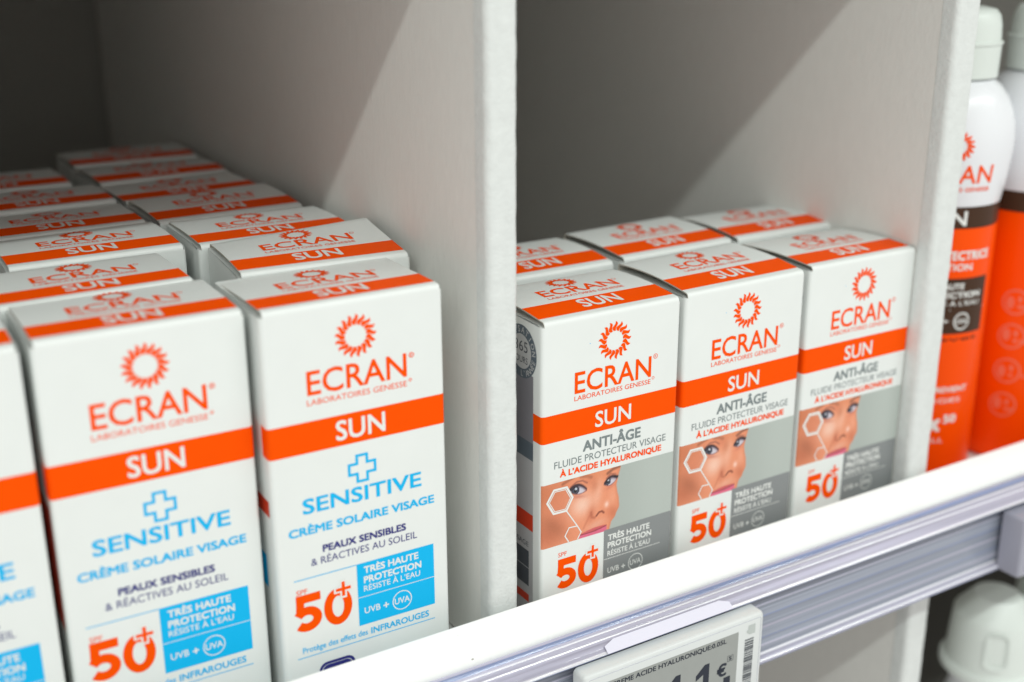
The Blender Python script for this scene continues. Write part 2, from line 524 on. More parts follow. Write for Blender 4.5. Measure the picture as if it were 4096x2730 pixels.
    if 14.7 < u < 25.4:
        if z < ul:
            k = sst(ul, ul - 0.35, z)
            lipc = (206, 92, 96) if z > ml else (222, 104, 134)
            c = lerp(c, lipc, k)
        c = lerp(c, (110, 40, 44), 0.8 * sst(0.3, 0.04, abs(z - ml)))
    return lerp(bgc, c, sst(ce + 0.25, ce - 0.15, u))

def portrait_mesh(name, fmap, parent, floor):
    u0, u1, z0, z1 = 0.2, 52.5, 54.35, 76.5
    nu, nz = 175, 74
    vs_, fs, cols = [], [], []
    for j in range(nz + 1):
        for i in range(nu + 1):
            u = u0 + (u1 - u0) * i / nu; z = z0 + (z1 - z0) * j / nz
            vs_.append(fmap(u, z - floor, 1))
            n = 1 + (0.03 * (random.random() - 0.5) if u < contour(z) else 0.008 * (random.random() - 0.5))
            c = portrait(u, z)
            cols += [lin(min(255, c[0] * n)), lin(min(255, c[1] * n)), lin(min(255, c[2] * n)), 1.0]
    for j in range(nz):
        for i in range(nu):
            a = j * (nu + 1) + i
            fs.append((a, a + 1, a + nu + 2, a + nu + 1))
    m = bpy.data.materials.new('portrait_print')
    m.use_nodes = True
    at = m.node_tree.nodes.new('ShaderNodeAttribute')
    at.attribute_name = 'ink'
    b = m.node_tree.nodes['Principled BSDF']
    b.inputs['Roughness'].default_value = 0.38
    m.node_tree.links.new(at.outputs['Color'], b.inputs['Base Color'])
    o = mk(name, vs_, fs, m, parent)
    ca = o.data.color_attributes.new('ink', 'FLOAT_COLOR', 'POINT')
    ca.data.foreach_set('color', cols)
    return o

# ------------------------------------------------------------------ cartons
FLOOR = 20.0      # the shelf floor in the millimetre layout below
RC = 1.2          # rounding of the upright carton folds
RF = 1.4          # rounding of the lid fold

def carton(kind, name, label, loc, rz, tilt=0.0, bump=0.5, twist=0.0, full=True, side='tube'):
    if kind == 'A':
        W, D, H = 52.86, 37.9, 130.0 - FLOOR
        bt, bb = 99.62 - FLOOR, 90.45 - FLOOR
    else:
        W, D, H = 54.0, 37.4, 146.5 - FLOOR
        bt, bb = 113.43 - FLOOR, 104.2 - FLOOR
    root = thing(name, label, 'carton', loc, rz, 'sunscreen cartons on the shelf')
    rk = random.Random(label)
    root.rotation_euler = (math.radians(rk.uniform(-0.2, 0.2)), math.radians(rk.uniform(-0.2, 0.2)), rz)
    # body: four upright panels with the dust flap as its top, a little under the lid
    out = rrect(0, 0, W, D, RC, 4)
    out = out[:10] + [(0, RF + 0.6)] + out[10:20] + [(W, RF + 0.6)] + out[20:]
    body = extrude_poly_z('carton_body', [(x * MM, y * MM) for x, y in out], 0, (H - RF - 0.3) * MM, M['board'], root, 60)
    for v in body.data.vertices:
        if v.co.z > 0.01 and v.co.y > RF * MM:
            v.co.z = (H - (0.95 if kind == 'A' else 0.7)) * MM
    # front upper strip belongs to the lid sheet
    def lz(y, x):
        if y < RF:
            return H - RF + math.sqrt(max(0, RF * RF - (RF - y) ** 2))
        t = (y - RF) / (D - RF)
        return H + bump * math.sin(math.pi * t) + tilt * t + twist * t * t * (x / W)
    TH = 0.42
    ys = [0, 0.12, 0.45, 0.9, RF] + [RF + (D - 1.2 - RF) * i / 12 for i in range(1, 13)]
    xs = [0.9, 6.5, W * 0.3, W * 0.5, W * 0.7, W - 6.5, W - 0.9]
    vs_, fs, fm = [], [], []
    def row(pts):
        k = len(vs_); vs_.extend(pts); return k
    rows = []
    rows.append([(x, 0.0, H - RF - 0.3) for x in xs])
    for y in ys:
        rows.append([(x, y, lz(y, x)) for x in xs])
    # rounded tuck at the back (corners stay flat and end at the slits)
    yb = ys[-1]
    for a in (30, 60, 90):
        a = math.radians(a)
        rr = []
        for i, x in enumerate(xs):
            z = lz(yb, x)
            rr.append((x, yb + 1.1 * math.sin(a), z - 1.1 * (1 - math.cos(a)) * 1.3))
        rows.append(rr)
    rows.append([(x, yb + 1.05, lz(yb, x) - 7) for x in xs])
    nr, nc = len(rows), len(xs)
    for rr in rows:
        vs_ += [(a * MM, b * MM, c * MM) for a, b, c in rr]
    # inner side, offset inwards
    def inner(i, j):
        x, y, z = rows[i][j]
        y0, z0 = rows[max(0, i - 1)][j][1:]
        y1, z1 = rows[min(nr - 1, i + 1)][j][1:]
        ty, tz = y1 - y0, z1 - z0
        L = math.hypot(ty, tz) or 1
        return (x * MM, (y + tz / L * TH) * MM, (z - ty / L * TH) * MM)
    for i in range(nr):
        vs_ += [inner(i, j) for j in range(nc)]
    B = nr * nc
    for i in range(nr - 1):
        for j in range(nc - 1):
            a = i * nc + j
            fs.append((a, a + 1, a + nc + 1, a + nc)); fm.append(0)
            fs.append((B + a, B + a + nc, B + a + nc + 1, B + a + 1)); fm.append(1)
        for j in (0, nc - 1):
            a = i * nc + j
            q = (a, a + nc, B + a + nc, B + a)
            fs.append(q if j == 0 else q[::-1]); fm.append(1)
    lid = mk('lid', vs_, fs, [M['board'], M['rawboard']], root, fm=fm)
    auto_smooth(lid, 50)

    def front(u, z, layer):
        e = layer * 0.035
        if u < RC:
            y = RC - math.sqrt(max(0, RC * RC - (RC - u) ** 2))
        elif u > W - RC:
            y = RC - math.sqrt(max(0, RC * RC - (u - W + RC) ** 2))
        else:
            y = 0
        nx = 0
        if u < RC: nx = -(RC - u) / RC
        if u > W - RC: nx = (u - W + RC) / RC
        return ((u + nx * e) * MM, (y - math.sqrt(1 - nx * nx) * e) * MM, z * MM)
    def left(u, z, layer):     # u: distance from the front edge
        return (-layer * 0.035 * MM, u * MM, z * MM)
    def right(u, z, layer):
        return ((W + layer * 0.035) * MM, u * MM, z * MM)
    def top(u, v, layer):
        return (u * MM, v * MM, (lz(v, u) + layer * 0.045) * MM)

    # ---- lid print
    I = Ink(); I.rect(0.9, 3.2, W - 0.9, 13.0, 1, 6, 4); I.build('lid_band', M['orange'], top, lid)
    I = Ink(); I.text('SUN', 19.3, 34.4, 5.5, 6.2, 0.018, 3); I.build('lid_band_lettering', M['white_ink'], top, lid)
    I = Ink(); I.text('ECRAN', 13.0, 42.4, 18.6, 6.3, 0.012, 2); I.text('LABORATOIRES GENESSE', 13.0, 42.0, 15.7, 1.6, 0.0, 2)
    I.ring(43.6, 24.3, 0.8, 0.8, 0.2, 2, 14)
    I.sun(27.0, 30.6, 2.7, 5.5, 17, 0.95, 2); I.build('lid_lettering', M['orange'], top, lid)

    # ---- orange band round the front
    I = Ink()
    us = [RC * (1 - math.cos(math.radians(a))) for a in (0, 20, 40, 60, 90)]
    us = us + [W - x for x in us[::-1]]
    for a, b in zip(us, us[1:]):
        I.rect(a, bb, b, bt, 1)
    band = I.build('band', M['orange'], front, root)
    auto_smooth(band, 60)
    I = Ink(); I.rect(RC, bb, 4.8, bt, 1); I.build('side_band', M['orange'], left, root)
    I = Ink(); I.rect(RC, bb, 4.8, bt, 1); I.build('side_band', M['orange'], right, root)
    if not full:
        return root
    F = FLOOR
    if kind == 'A':
        I = Ink()
        I.sun(26.95, 119.9 - F, 3.15, 6.35, 17, 1.0, 2)
        I.text('ECRAN', 12.05, 41.6, 105.0 - F, 7.0, 0.012)
        I.text('LABORATOIRES GENESSE', 12.0, 41.5, 102.65 - F, 1.55, 0.0)
        I.ring(43.2, 111.7 - F, 0.85, 0.85, 0.17); I.text('R', 42.9, 43.5, 111.3 - F, 0.8)
        I.ring(42.5, 104.4 - F, 0.5, 0.5, 0.14)
        I.build('brand_lettering', M['orange'], front, root)
        I = Ink(); I.text('SUN', 20.0, 34.0, 92.1 - F, 5.3, 0.014, 3); I.build('band_lettering', M['white_ink'], front, root)
        I = Ink(); I.text('ANTI-ÂGE', 15.5, 38.2, 84.8 - F, 3.6, 0.026); I.text('FLUIDE PROTECTEUR VISAGE', 4.75, 48.6, 81.3 - F, 2.35, 0.0)
        I.build('product_lettering', M['grey_text'], front, root)
        I = Ink(); I.text('À L’ACIDE HYALURONIQUE', 6.9, 46.9, 78.0 - F, 2.15, 0.03); I.build('ingredient_lettering', M['orange'], front, root)
        portrait_mesh('portrait_print', front, root, F)
        I = Ink()
        for a, b in ((24.45, W - RC), (W - RC, W - 0.75), (W - 0.75, 52.5)):
            I.rect(a, 0.6, b, 54.7 - F, 1.4)
        panel = I.build('protection_panel', M['panel_grey'], front, root)
        I = Ink()
        I.text('TRÈS HAUTE', 26.1, 43.2, 50.5 - F, 2.15, 0.03, 3); I.text('PROTECTION', 26.0, 44.0, 47.7 - F, 2.15, 0.03, 3)
        I.text('RÉSISTE À L’EAU', 26.0, 43.5, 44.8 - F, 1.85, 0.014, 3)
        I.rect(24.6, 43.75 - F, 47.8, 43.95 - F, 3)
        I.text('UVB', 26.2, 30.9, 38.4 - F, 2.0, 0.01, 3); I.plus(32.65, 39.3 - F, 0.8, 0.4, 3)
        I.ring(37.7, 39.55 - F, 3.05, 3.05, 0.26, 3); I.text('UVA', 35.4, 39.9, 38.65 - F, 1.9, 0.015, 3)
        I.build('protection_lettering', M['white_ink'], front, panel)
        I = Ink()
        hx = [(1.98, 70.2), (4.58, 74.3), (9.64, 74.2), (12.0, 69.95), (9.62, 65.65), (4.54, 65.8)]
        hc = (7.06, 70.0)
        def sh(k): return [(hc[0] + (a - hc[0]) * k, hc[1] + (b - hc[1]) * k - F) for a, b in hx]
        I.stroke(sh(0.96), 0.72, 2.4, True); I.stroke(sh(0.80), 0.28, 2.4, True)
        I.stroke([(9.6, 65.6 - F), (13.8, 59.3 - F), (15.3, 56.75 - F), (13.9, 54.5 - F)], 0.4, 2.6)
        I.stroke([(13.8, 59.3 - F), (10.6, 59.5 - F), (9.05, 56.9 - F), (10.5, 54.5 - F)], 0.4, 2.8)
        I.build('hexagon_mark', M['white_ink'], front, root)
        I = Ink()
        I.text('SPF', 6.55, 9.85, 49.9 - F, 1.5, 0.0)
        I.five(5.8, 38.05 - F, 13.6, 49.0 - F, 2.55, 2)
        I.ring(18.35, 43.0 - F, 4.05, 5.5, 2.4, 2.3); I.build('factor_lettering', M['orange'], front, root)
        I = Ink(); I.plus(20.05, 48.45 - F, 2.75, 1.95, 3.2); w_ = I.build('plus_outline', M['white_ink'], front, root)
        I = Ink(); I.plus(20.05, 48.45 - F, 2.15, 0.95, 4.0); I.build('plus_sign', M['orange'], front, root)
        I = Ink(); I.disc(17.6, 120.6 - F, 0.14, 0.14, 2, 8); I.build('registration_dot', M['blue'], front, root)
        # left side: picture of the tube, disc with ring text
        I = Ink(); I.rect(4.8, 89.2 - F, 34, 111.5 - F, 1); t_ = I.build('side_print', M['tube_grey'], left, root)
        I = Ink(); I.rect(4.8, 83.2 - F, 34, 89.2 - F, 1); I.build('side_tube_cap', M['slate'], left, t_)
        I = Ink(); I.rect(4.8, 24 - F, 34, 83.2 - F, 1); I.build('side_tube_body', M['tube_light'], left, t_)
        I = Ink(); I.rect(4.8, 58.6 - F, 34, 64.4 - F, 2); I.build('side_red_band', M['red'], left, t_)
        I = Ink(); I.rect(7.2, 32 - F, 34, 34.8 - F, 2); I.build('side_red_block', M['red'], left, t_)
        I = Ink(); I.rect(7.2, 44.6 - F, 32, 50.7 - F, 2); I.rect(7.2, 37.9 - F, 32, 44.3 - F, 2); I.build('side_dark_panel', M['dark_print'], left, t_)
        ml = lambda u, z, l: left(11.5 - u, z, l)
        I = Ink(); I.disc(0, 118 - F, 8.6, 8.6, 2, 48); I.build('side_disc', M['slate'], ml, root)
        I = Ink(); I.disc(0, 118 - F, 5.6, 5.6, 3, 40); I.text_arc('UTILISATION', 0, 118 - F, 7.1, 195, 8, 1.9, 0.01, 3); I.text_arc('L’ANNÉE', 0, 118 - F, 7.1, 272, 345, 1.9, 0.01, 3, inward=True)
        I.build('side_disc_print', M['disc_light'], ml, root)
        I = Ink(); I.text('365', -3.9, 3.6, 118.1 - F, 3.4, 0.0, 4); I.text('JOURS', -4.3, 3.6, 114.4 - F, 2.1, 0.0, 4)
        I.build('side_disc_lettering', M['dark_print'], ml, root)
        ms = lambda u, z, l: left(20 - u, z, l)
        I = Ink(); I.text('VISAGE', 3.0, 12.6, 52.2 - F, 1.7, 0.0, 3); I.build('side_lettering', M['dark_print'], ms, root)
    else:
        I = Ink()
        I.sun(27.0, 135.7 - F, 3.15, 6.35, 17, 1.0, 2)
        I.text('ECRAN', 12.05, 42.1, 120.9 - F, 7.0, 0.012)
        I.text('LABORATOIRES GENESSE', 11.8, 42.0, 118.0 - F, 1.65, 0.0)
        I.ring(43.7, 127.1 - F, 0.8, 0.8, 0.26); I.text('R', 43.45, 43.95, 126.8 - F, 0.6, 0.01); I.ring(43.1, 119.7 - F, 0.5, 0.5, 0.2)
        I.build('brand_lettering', M['orange'], front, root)
        I = Ink(); I.text('SUN', 19.7, 34.8, 105.9 - F, 5.9, 0.016, 3); I.build('band_lettering', M['white_ink'], front, root)
        I = Ink()
        a, b = 4.0, 1.55
        cx, cy = 27.1, 96.1 - F
        I.stroke([(cx - b, cy - a), (cx + b, cy - a), (cx + b, cy - b), (cx + a, cy - b), (cx + a, cy + b), (cx + b, cy + b), (cx + b, cy + a), (cx - b, cy + a), (cx - b, cy + b), (cx - a, cy + b), (cx - a, cy - b), (cx - b, cy - b)], 0.8, 2, True)
        I.build('plus_icon', M['blue'], front, root); I = Ink()
        I.text('SENSITIVE', 8.6, 45.6, 85.9 - F, 4.6, 0.018); I.text('CRÈME SOLAIRE VISAGE', 4.0, 49.6, 79.5 - F, 2.6, 0.028)
        I.build('product_lettering', M['blue'], front, root); I = Ink()
        I.rect(4.5, 65.75 - F, 23.8, 66.0 - F, 2); I.build('rule_line', M['blue'], front, root); I = Ink()
        I.text('Protège des effets des', 5.9, 26.4, 41.9 - F, 1.9, 0.012); I.text('INFRAROUGES', 27.5, 46.8, 41.75 - F, 2.1, 0.02)
        I.build('infrared_lettering', M['blue'], front, root); I = Ink()
        I.rect(4.2, 40.4 - F, 48.8, 40.65 - F, 2); I.build('rule_line', M['blue'], front, root)
        I = Ink(); I.text('PEAUX SENSIBLES', 13.8, 40.1, 72.9 - F, 2.25, 0.03); I.text('& RÉACTIVES AU SOLEIL', 10.1, 43.6, 69.4 - F, 2.2, 0.0)
        I.build('skin_type_lettering', M['navy'], front, root); I = Ink()
        pts = rrect(11.0, 22.5 - F, 21.5, 36.5 - F, 2.2, 5)
        I.stroke(pts, 0.9, 2, True); I.poly(rrect(11.6, 22.9 - F, 20.9, 35.9 - F, 1.8, 5), 2.3)
        I.build('badge_print', M['navy'], front, root)
        I = Ink(); I.rect(23.85, 45.5 - F, 48.95, 65.95 - F, 2); panel = I.build('protection_panel', M['blue'], front, root)
        I = Ink()
        I.text('TRÈS HAUTE', 26.0, 43.8, 62.4 - F, 2.25, 0.03, 3); I.text('PROTECTION', 25.9, 44.7, 59.2 - F, 2.25, 0.03, 3)
        I.text('RÉSISTE À L’EAU', 25.8, 44.2, 56.5 - F, 1.85, 0.008, 3); I.rect(23.85, 54.75 - F, 48.95, 54.95 - F, 3)
        I.text('UVB', 25.7, 30.8, 49.1 - F, 2.05, 0.01, 3); I.plus(32.7, 50.0 - F, 0.9, 0.45, 3)
        I.ring(38.0, 50.05 - F, 3.2, 3.2, 0.3, 3); I.text('UVA', 35.5, 40.5, 49.05 - F, 2.0, 0.015, 3)
        I.build('protection_lettering', M['white_ink'], front, panel)
        I = Ink(); I.text('SPF', 5.0, 8.4, 61.1 - F, 1.65, 0.0)
        I.five(4.0, 48.9 - F, 12.4, 60.9 - F, 2.7, 2); I.ring(17.5, 54.2 - F, 4.4, 6.0, 2.55, 2.3)
        I.build('factor_lettering', M['orange'], front, root)
        I = Ink(); I.plus(19.35, 59.45 - F, 2.95, 2.05, 3.2); I.build('plus_outline', M['white_ink'], front, root)
        I = Ink(); I.plus(19.35, 59.45 - F, 2.35, 1.0, 4.0); I.build('plus_sign', M['orange'], front, root)
        if side == 'tube':
            I = Ink(); I.rect(3.0, 85.8 - F, 34, 90.8 - F, 1); I.build('side_red_band', M['red'], left, root)
            I = Ink(); I.rect(8.6, 61.5 - F, 34, 72.0 - F, 1); I.build('side_blue_panel', M['blue'], left, root)
        else:
            I = Ink(); I.rect(3.0, 65.0 - F, 34, 101.0 - F, 1); I.build('side_orange_panel', M['red'], left, root)
    return root

ZF = FLOOR * MM
NM = 'sunscreen_carton'
# right compartment: grey cartons
a1 = carton('A', NM, 'white orange and grey carton with printed portrait, next to the middle divider, front row', (0.05996, -0.0027, ZF), 0.0067, tilt=0.6, bump=1.0)
carton('A', NM, 'white orange and grey carton with printed portrait, middle of the three in the front row', (0.11623, -0.0010, ZF), 0.0170, tilt=1.5, bump=1.1, twist=0.6)
carton('A', NM, 'white orange and grey carton with printed portrait, front row, beside the right-hand divider', (0.17299, 0.0019, ZF), 0.0027, tilt=0.2, bump=0.9, twist=-0.4)
a4 = carton('A', NM, 'carton mostly hidden behind the front carton next to the middle divider', (0.0675, 0.0440, ZF), 0.004, tilt=0.8, bump=1.2, full=False)
carton('A', NM, 'carton in the back row of the right compartment, middle one, slightly turned', (0.1245, 0.0463, ZF), 0.03, tilt=1.2, bump=0.9, twist=0.5, full=False)
carton('A', NM, 'carton in the back row of the right compartment, beside the right-hand divider', (0.1785, 0.0470, ZF), -0.01, tilt=0.5, bump=1.2, twist=-0.3, full=False)

# left compartment: blue cartons
s1 = carton('S', NM, 'white and orange carton with blue print, front row, beside the middle divider', (-0.0259, 0.0, ZF), -0.0072, tilt=-0.9, bump=0.3)
carton('S', NM, 'white and orange carton with blue print, front row, second from the middle divider', (-0.0821, 0.0058, ZF), -0.0142, tilt=-0.3, bump=0.4, side='other')
carton('S', NM, 'carton with blue print cut off by the left edge of the picture, front row', (-0.1383, 0.0055, ZF), -0.012, tilt=0.22, bump=0.65, twist=0.69)
carton('S', NM, 'carton with its lid popped up, directly behind the front carton beside the middle divider', (-0.0175, 0.0400, ZF), -0.07, tilt=0.6, bump=0.6, twist=3.2, full=False)
sp = carton('S', NM, 'carton third from the front in the column along the middle divider', (-0.0175, 0.0790, ZF), -0.01, tilt=0.0, bump=0.5, full=False)
carton('S', NM, 'carton fourth from the front in the column along the middle divider', (-0.0190, 0.1175, ZF), 0.03, tilt=0.8, bump=0.64, twist=0.94, full=False)
carton('S', NM, 'carton fifth from the front in the column along the middle divider', (-0.0205, 0.1560, ZF), 0.04, tilt=-0.85, bump=0.48, twist=0.99, full=False)
carton('S', NM, 'carton second from the back in the column along the middle divider', (-0.0205, 0.1960, ZF), 0.05, tilt=0.27, bump=0.74, twist=-0.67, full=False)
carton('S', NM, 'carton at the dark far end of the column along the middle divider', (-0.0205, 0.2400, ZF), -0.02, tilt=-0.06, bump=0.35, twist=0.19, full=False)
carton('S', NM, 'carton right behind the front carton second from the middle divider', (-0.0835, 0.0405, ZF), 0.01, tilt=0.13, bump=0.21, twist=-0.47, full=False)
carton('S', NM, 'carton third from the front in the column second from the middle divider', (-0.0742, 0.0825, ZF), 0.0, tilt=-0.4, bump=0.75, twist=0.63, full=False)
carton('S', NM, 'carton fourth from the front in the column second from the middle divider', (-0.0752, 0.1210, ZF), 0.015, tilt=-0.61, bump=0.68, twist=-0.62, full=False)
carton('S', NM, 'carton second from the back in the column second from the middle divider', (-0.0750, 0.1625, ZF), 0.02, tilt=0.21, bump=0.28, twist=-0.9, full=False)
carton('S', NM, 'carton at the far end of the column second from the middle divider', (-0.0825, 0.2030, ZF), 0.02, tilt=0.67, bump=0.33, twist=-0.47, full=False)

# ------------------------------------------------------------------ shelf
def box(name, x0, y0, z0, x1, y1, z1, m, parent=None, bev=0.0):
    o = mk(name, [(x0, y0, z0), (x1, y0, z0), (x1, y1, z0), (x0, y1, z0), (x0, y0, z1), (x1, y0, z1), (x1, y1, z1), (x0, y1, z1)],
           [(0, 3, 2, 1), (4, 5, 6, 7), (0, 1, 5, 4), (1, 2, 6, 5), (2, 3, 7, 6), (3, 0, 4, 7)], m, parent)
    if bev:
        import bmesh
        bm = bmesh.new(); bm.from_mesh(o.data)
        bmesh.ops.bevel(bm, geom=list(bm.edges), offset=bev, segments=3, profile=0.5, affect='EDGES')
        bm.to_mesh(o.data); bm.free()
        auto_smooth(o, 40)
    return o

XL, XR = -1.20, 1.60
fl = box('shelf_board', XL, -0.006, 0.004, XR, 0.438, ZF - 0.0002, M['floor']); fl['kind'] = 'structure'
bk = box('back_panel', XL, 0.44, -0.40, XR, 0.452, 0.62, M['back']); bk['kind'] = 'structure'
up = box('upper_shelf_board', XL, -0.030, 0.290, XR, 0.438, 0.312, M['under'], bev=0.0015); up['kind'] = 'structure'
lo = box('lower_shelf_board', XL, -0.030, -0.335, XR, 0.438, -0.315, M['shaded_floor']); lo['kind'] = 'structure'

def divider(label, x0, x1, yf, z0, z1):
    t = thing('shelf_divider', label, 'divider', ((x0 + x1) / 2, yf, z0), 0, 'shelf dividers')
    h = (x1 - x0) / 2
    H = z1 - z0
    box('panel', -h, 0.0068, 0, h, 0.435 - yf, H, M['divider'], t)
    r = 0.0022
    pts = []
    for cx, a0 in ((h - r, -90), (-h + r, 180)):
        for i in range(6):
            a = math.radians(a0 + 90 * i / 5)
            pts.append((cx + r * math.cos(a), r + r * math.sin(a)))
    a = pts[:6]; b = pts[6:]
    poly = [(h + 0.00015, r), (h + 0.00015, 0.0066)]
    prof = [(x + (0.00015 if x > 0 else -0.00015), y) for x, y in b] + [(x + 0.00015, y) for x, y in a] + [(h + 0.00015, 0.0066), (-h - 0.00015, 0.0066)]
    NS = 90
    n_ = len(prof)
    rj = random.Random(int(abs(x0) * 1e5))
    vv, ff = [], []
    jl = [0.0] * 2
    for k in range(NS + 1):
        jl = [0.6 * q + rj.gauss(0, 0.00007) for q in jl]
        for (x, y) in prof:
            vv.append((x + (jl[0] if x < 0 else jl[1]) * (1 if y < 0.004 else 0.2), y, H * k / NS))
    for k in range(NS):
        for q in range(n_):
            a_, b_ = k * n_ + q, k * n_ + (q + 1) % n_
            ff.append((a_, b_, b_ + n_, a_ + n_))
    ff += [tuple(range(n_))[::-1], tuple(NS * n_ + q for q in range(n_))]
    et = mk('edge_trim', vv, ff, M['trim'], t)
    import bmesh
    bm = bmesh.new(); bm.from_mesh(et.data); bmesh.ops.recalc_face_normals(bm, faces=bm.faces); bm.to_mesh(et.data); bm.free()
    auto_smooth(et, 50)
    return t

divider('tall white divider between the two carton compartments', 0.0406, 0.0506, -0.0045, 0.0205, 0.2895)
divider('tall white divider between the grey cartons and the orange bottles', 0.2262, 0.2380, -0.0045, 0.0205, 0.2895)
divider('white divider at the far left, beyond the cut-off carton', -0.1700, -0.1600, -0.0045, 0.0205, 0.2895)
divider('white divider of the shelf below, under the price rail at right', 0.2375, 0.2490, -0.0045, -0.3145, 0.0035)

# steel front lip of the shelf and the clear price rail on it, both turned a touch
RZ = 0.010
fr = thing('shelf_front_edge', 'glossy white rolled steel edge running along the front of the shelf', 'shelf edge', (0.1, 0, 0), RZ)
prof = [(-0.0080, 0.0045), (-0.0080, 0.0406), (-0.0081, 0.0409), (-0.0084, 0.0410), (-0.0100, 0.0400), (-0.0120, 0.0384), (-0.0140, 0.0365), (-0.0156, 0.0347), (-0.0165, 0.0332), (-0.0169, 0.0318), (-0.0170, 0.0300)]
prof += [(-0.0170, 0.0000), (-0.0150, -0.0010), (-0.0150, 0.0045)]
extrude_x('lip', prof, XL - 0.1, XR - 0.1, M['steel'], fr, 50)

rl = thing('price_rail', 'clear plastic price rail with fine ribs clipped under the white shelf edge', 'price rail', (0.1, 0.0052, -0.0037), RZ)
# strips of the extruded profile: (length mm, elevation of the face normal in degrees, material index)
def strips(p0, lst):
    y, z = p0
    out, mi = [(y, z)], []
    for L, el, k in lst:
        a = math.radians(el)
        ny, nz = -math.cos(a), math.sin(a)          # outward normal
        ty, tz = -nz, ny                            # walking down and outwards
        y, z = y + ty * L * MM, z + tz * L * MM
        out.append((y, z)); mi.append(k)
    return out, mi
RM = [M['rail'], M['rail_blue'], M['rail_grey'], M['rail_glint']]
def rail_part(name, pts, mi, back):
    prof = pts + back
    n = len(prof)
    vs_ = [(x, y, z) for x in (XL - 0.1, XR - 0.1) for y, z in prof]
    fs = [(j, j + n, (j + 1) % n + n, (j + 1) % n) for j in range(n)] + [tuple(range(n)), tuple(range(2 * n - 1, n - 1, -1))]
    fm = mi + [0] * (n - len(mi)) + [0, 0]
    o = mk(name, vs_, fs, RM, rl, fm=fm)
    import bmesh
    bm = bmesh.new(); bm.from_mesh(o.data); bmesh.ops.recalc_face_normals(bm, faces=bm.faces); bm.to_mesh(o.data); bm.free()
    auto_smooth(o, 16)
    return o
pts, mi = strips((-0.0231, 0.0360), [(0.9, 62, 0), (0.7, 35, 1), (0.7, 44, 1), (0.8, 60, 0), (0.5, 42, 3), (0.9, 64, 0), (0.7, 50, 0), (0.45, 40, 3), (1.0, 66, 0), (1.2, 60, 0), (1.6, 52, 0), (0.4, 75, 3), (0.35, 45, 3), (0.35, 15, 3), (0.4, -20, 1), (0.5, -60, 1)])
ly, lz_ = pts[-1]
rail_part('upper_clip', pts, mi, [(ly + 0.0022, lz_ + 0.0004), (-0.0262, 0.0316), (-0.0240, 0.0340), (-0.0231, 0.0348)])
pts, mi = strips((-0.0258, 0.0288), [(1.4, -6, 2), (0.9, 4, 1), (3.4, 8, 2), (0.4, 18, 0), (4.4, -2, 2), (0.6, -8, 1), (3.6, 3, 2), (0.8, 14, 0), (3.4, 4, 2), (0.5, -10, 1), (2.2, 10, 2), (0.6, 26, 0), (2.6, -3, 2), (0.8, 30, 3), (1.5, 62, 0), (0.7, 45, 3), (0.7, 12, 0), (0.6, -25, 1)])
ly, lz_ = pts[-1]
rail_part('lower_face', pts, mi, [(ly + 0.0012, lz_ - 0.0004), (-0.0252, 0.0010), (-0.0240, 0.0100), (-0.0236, 0.0280)])

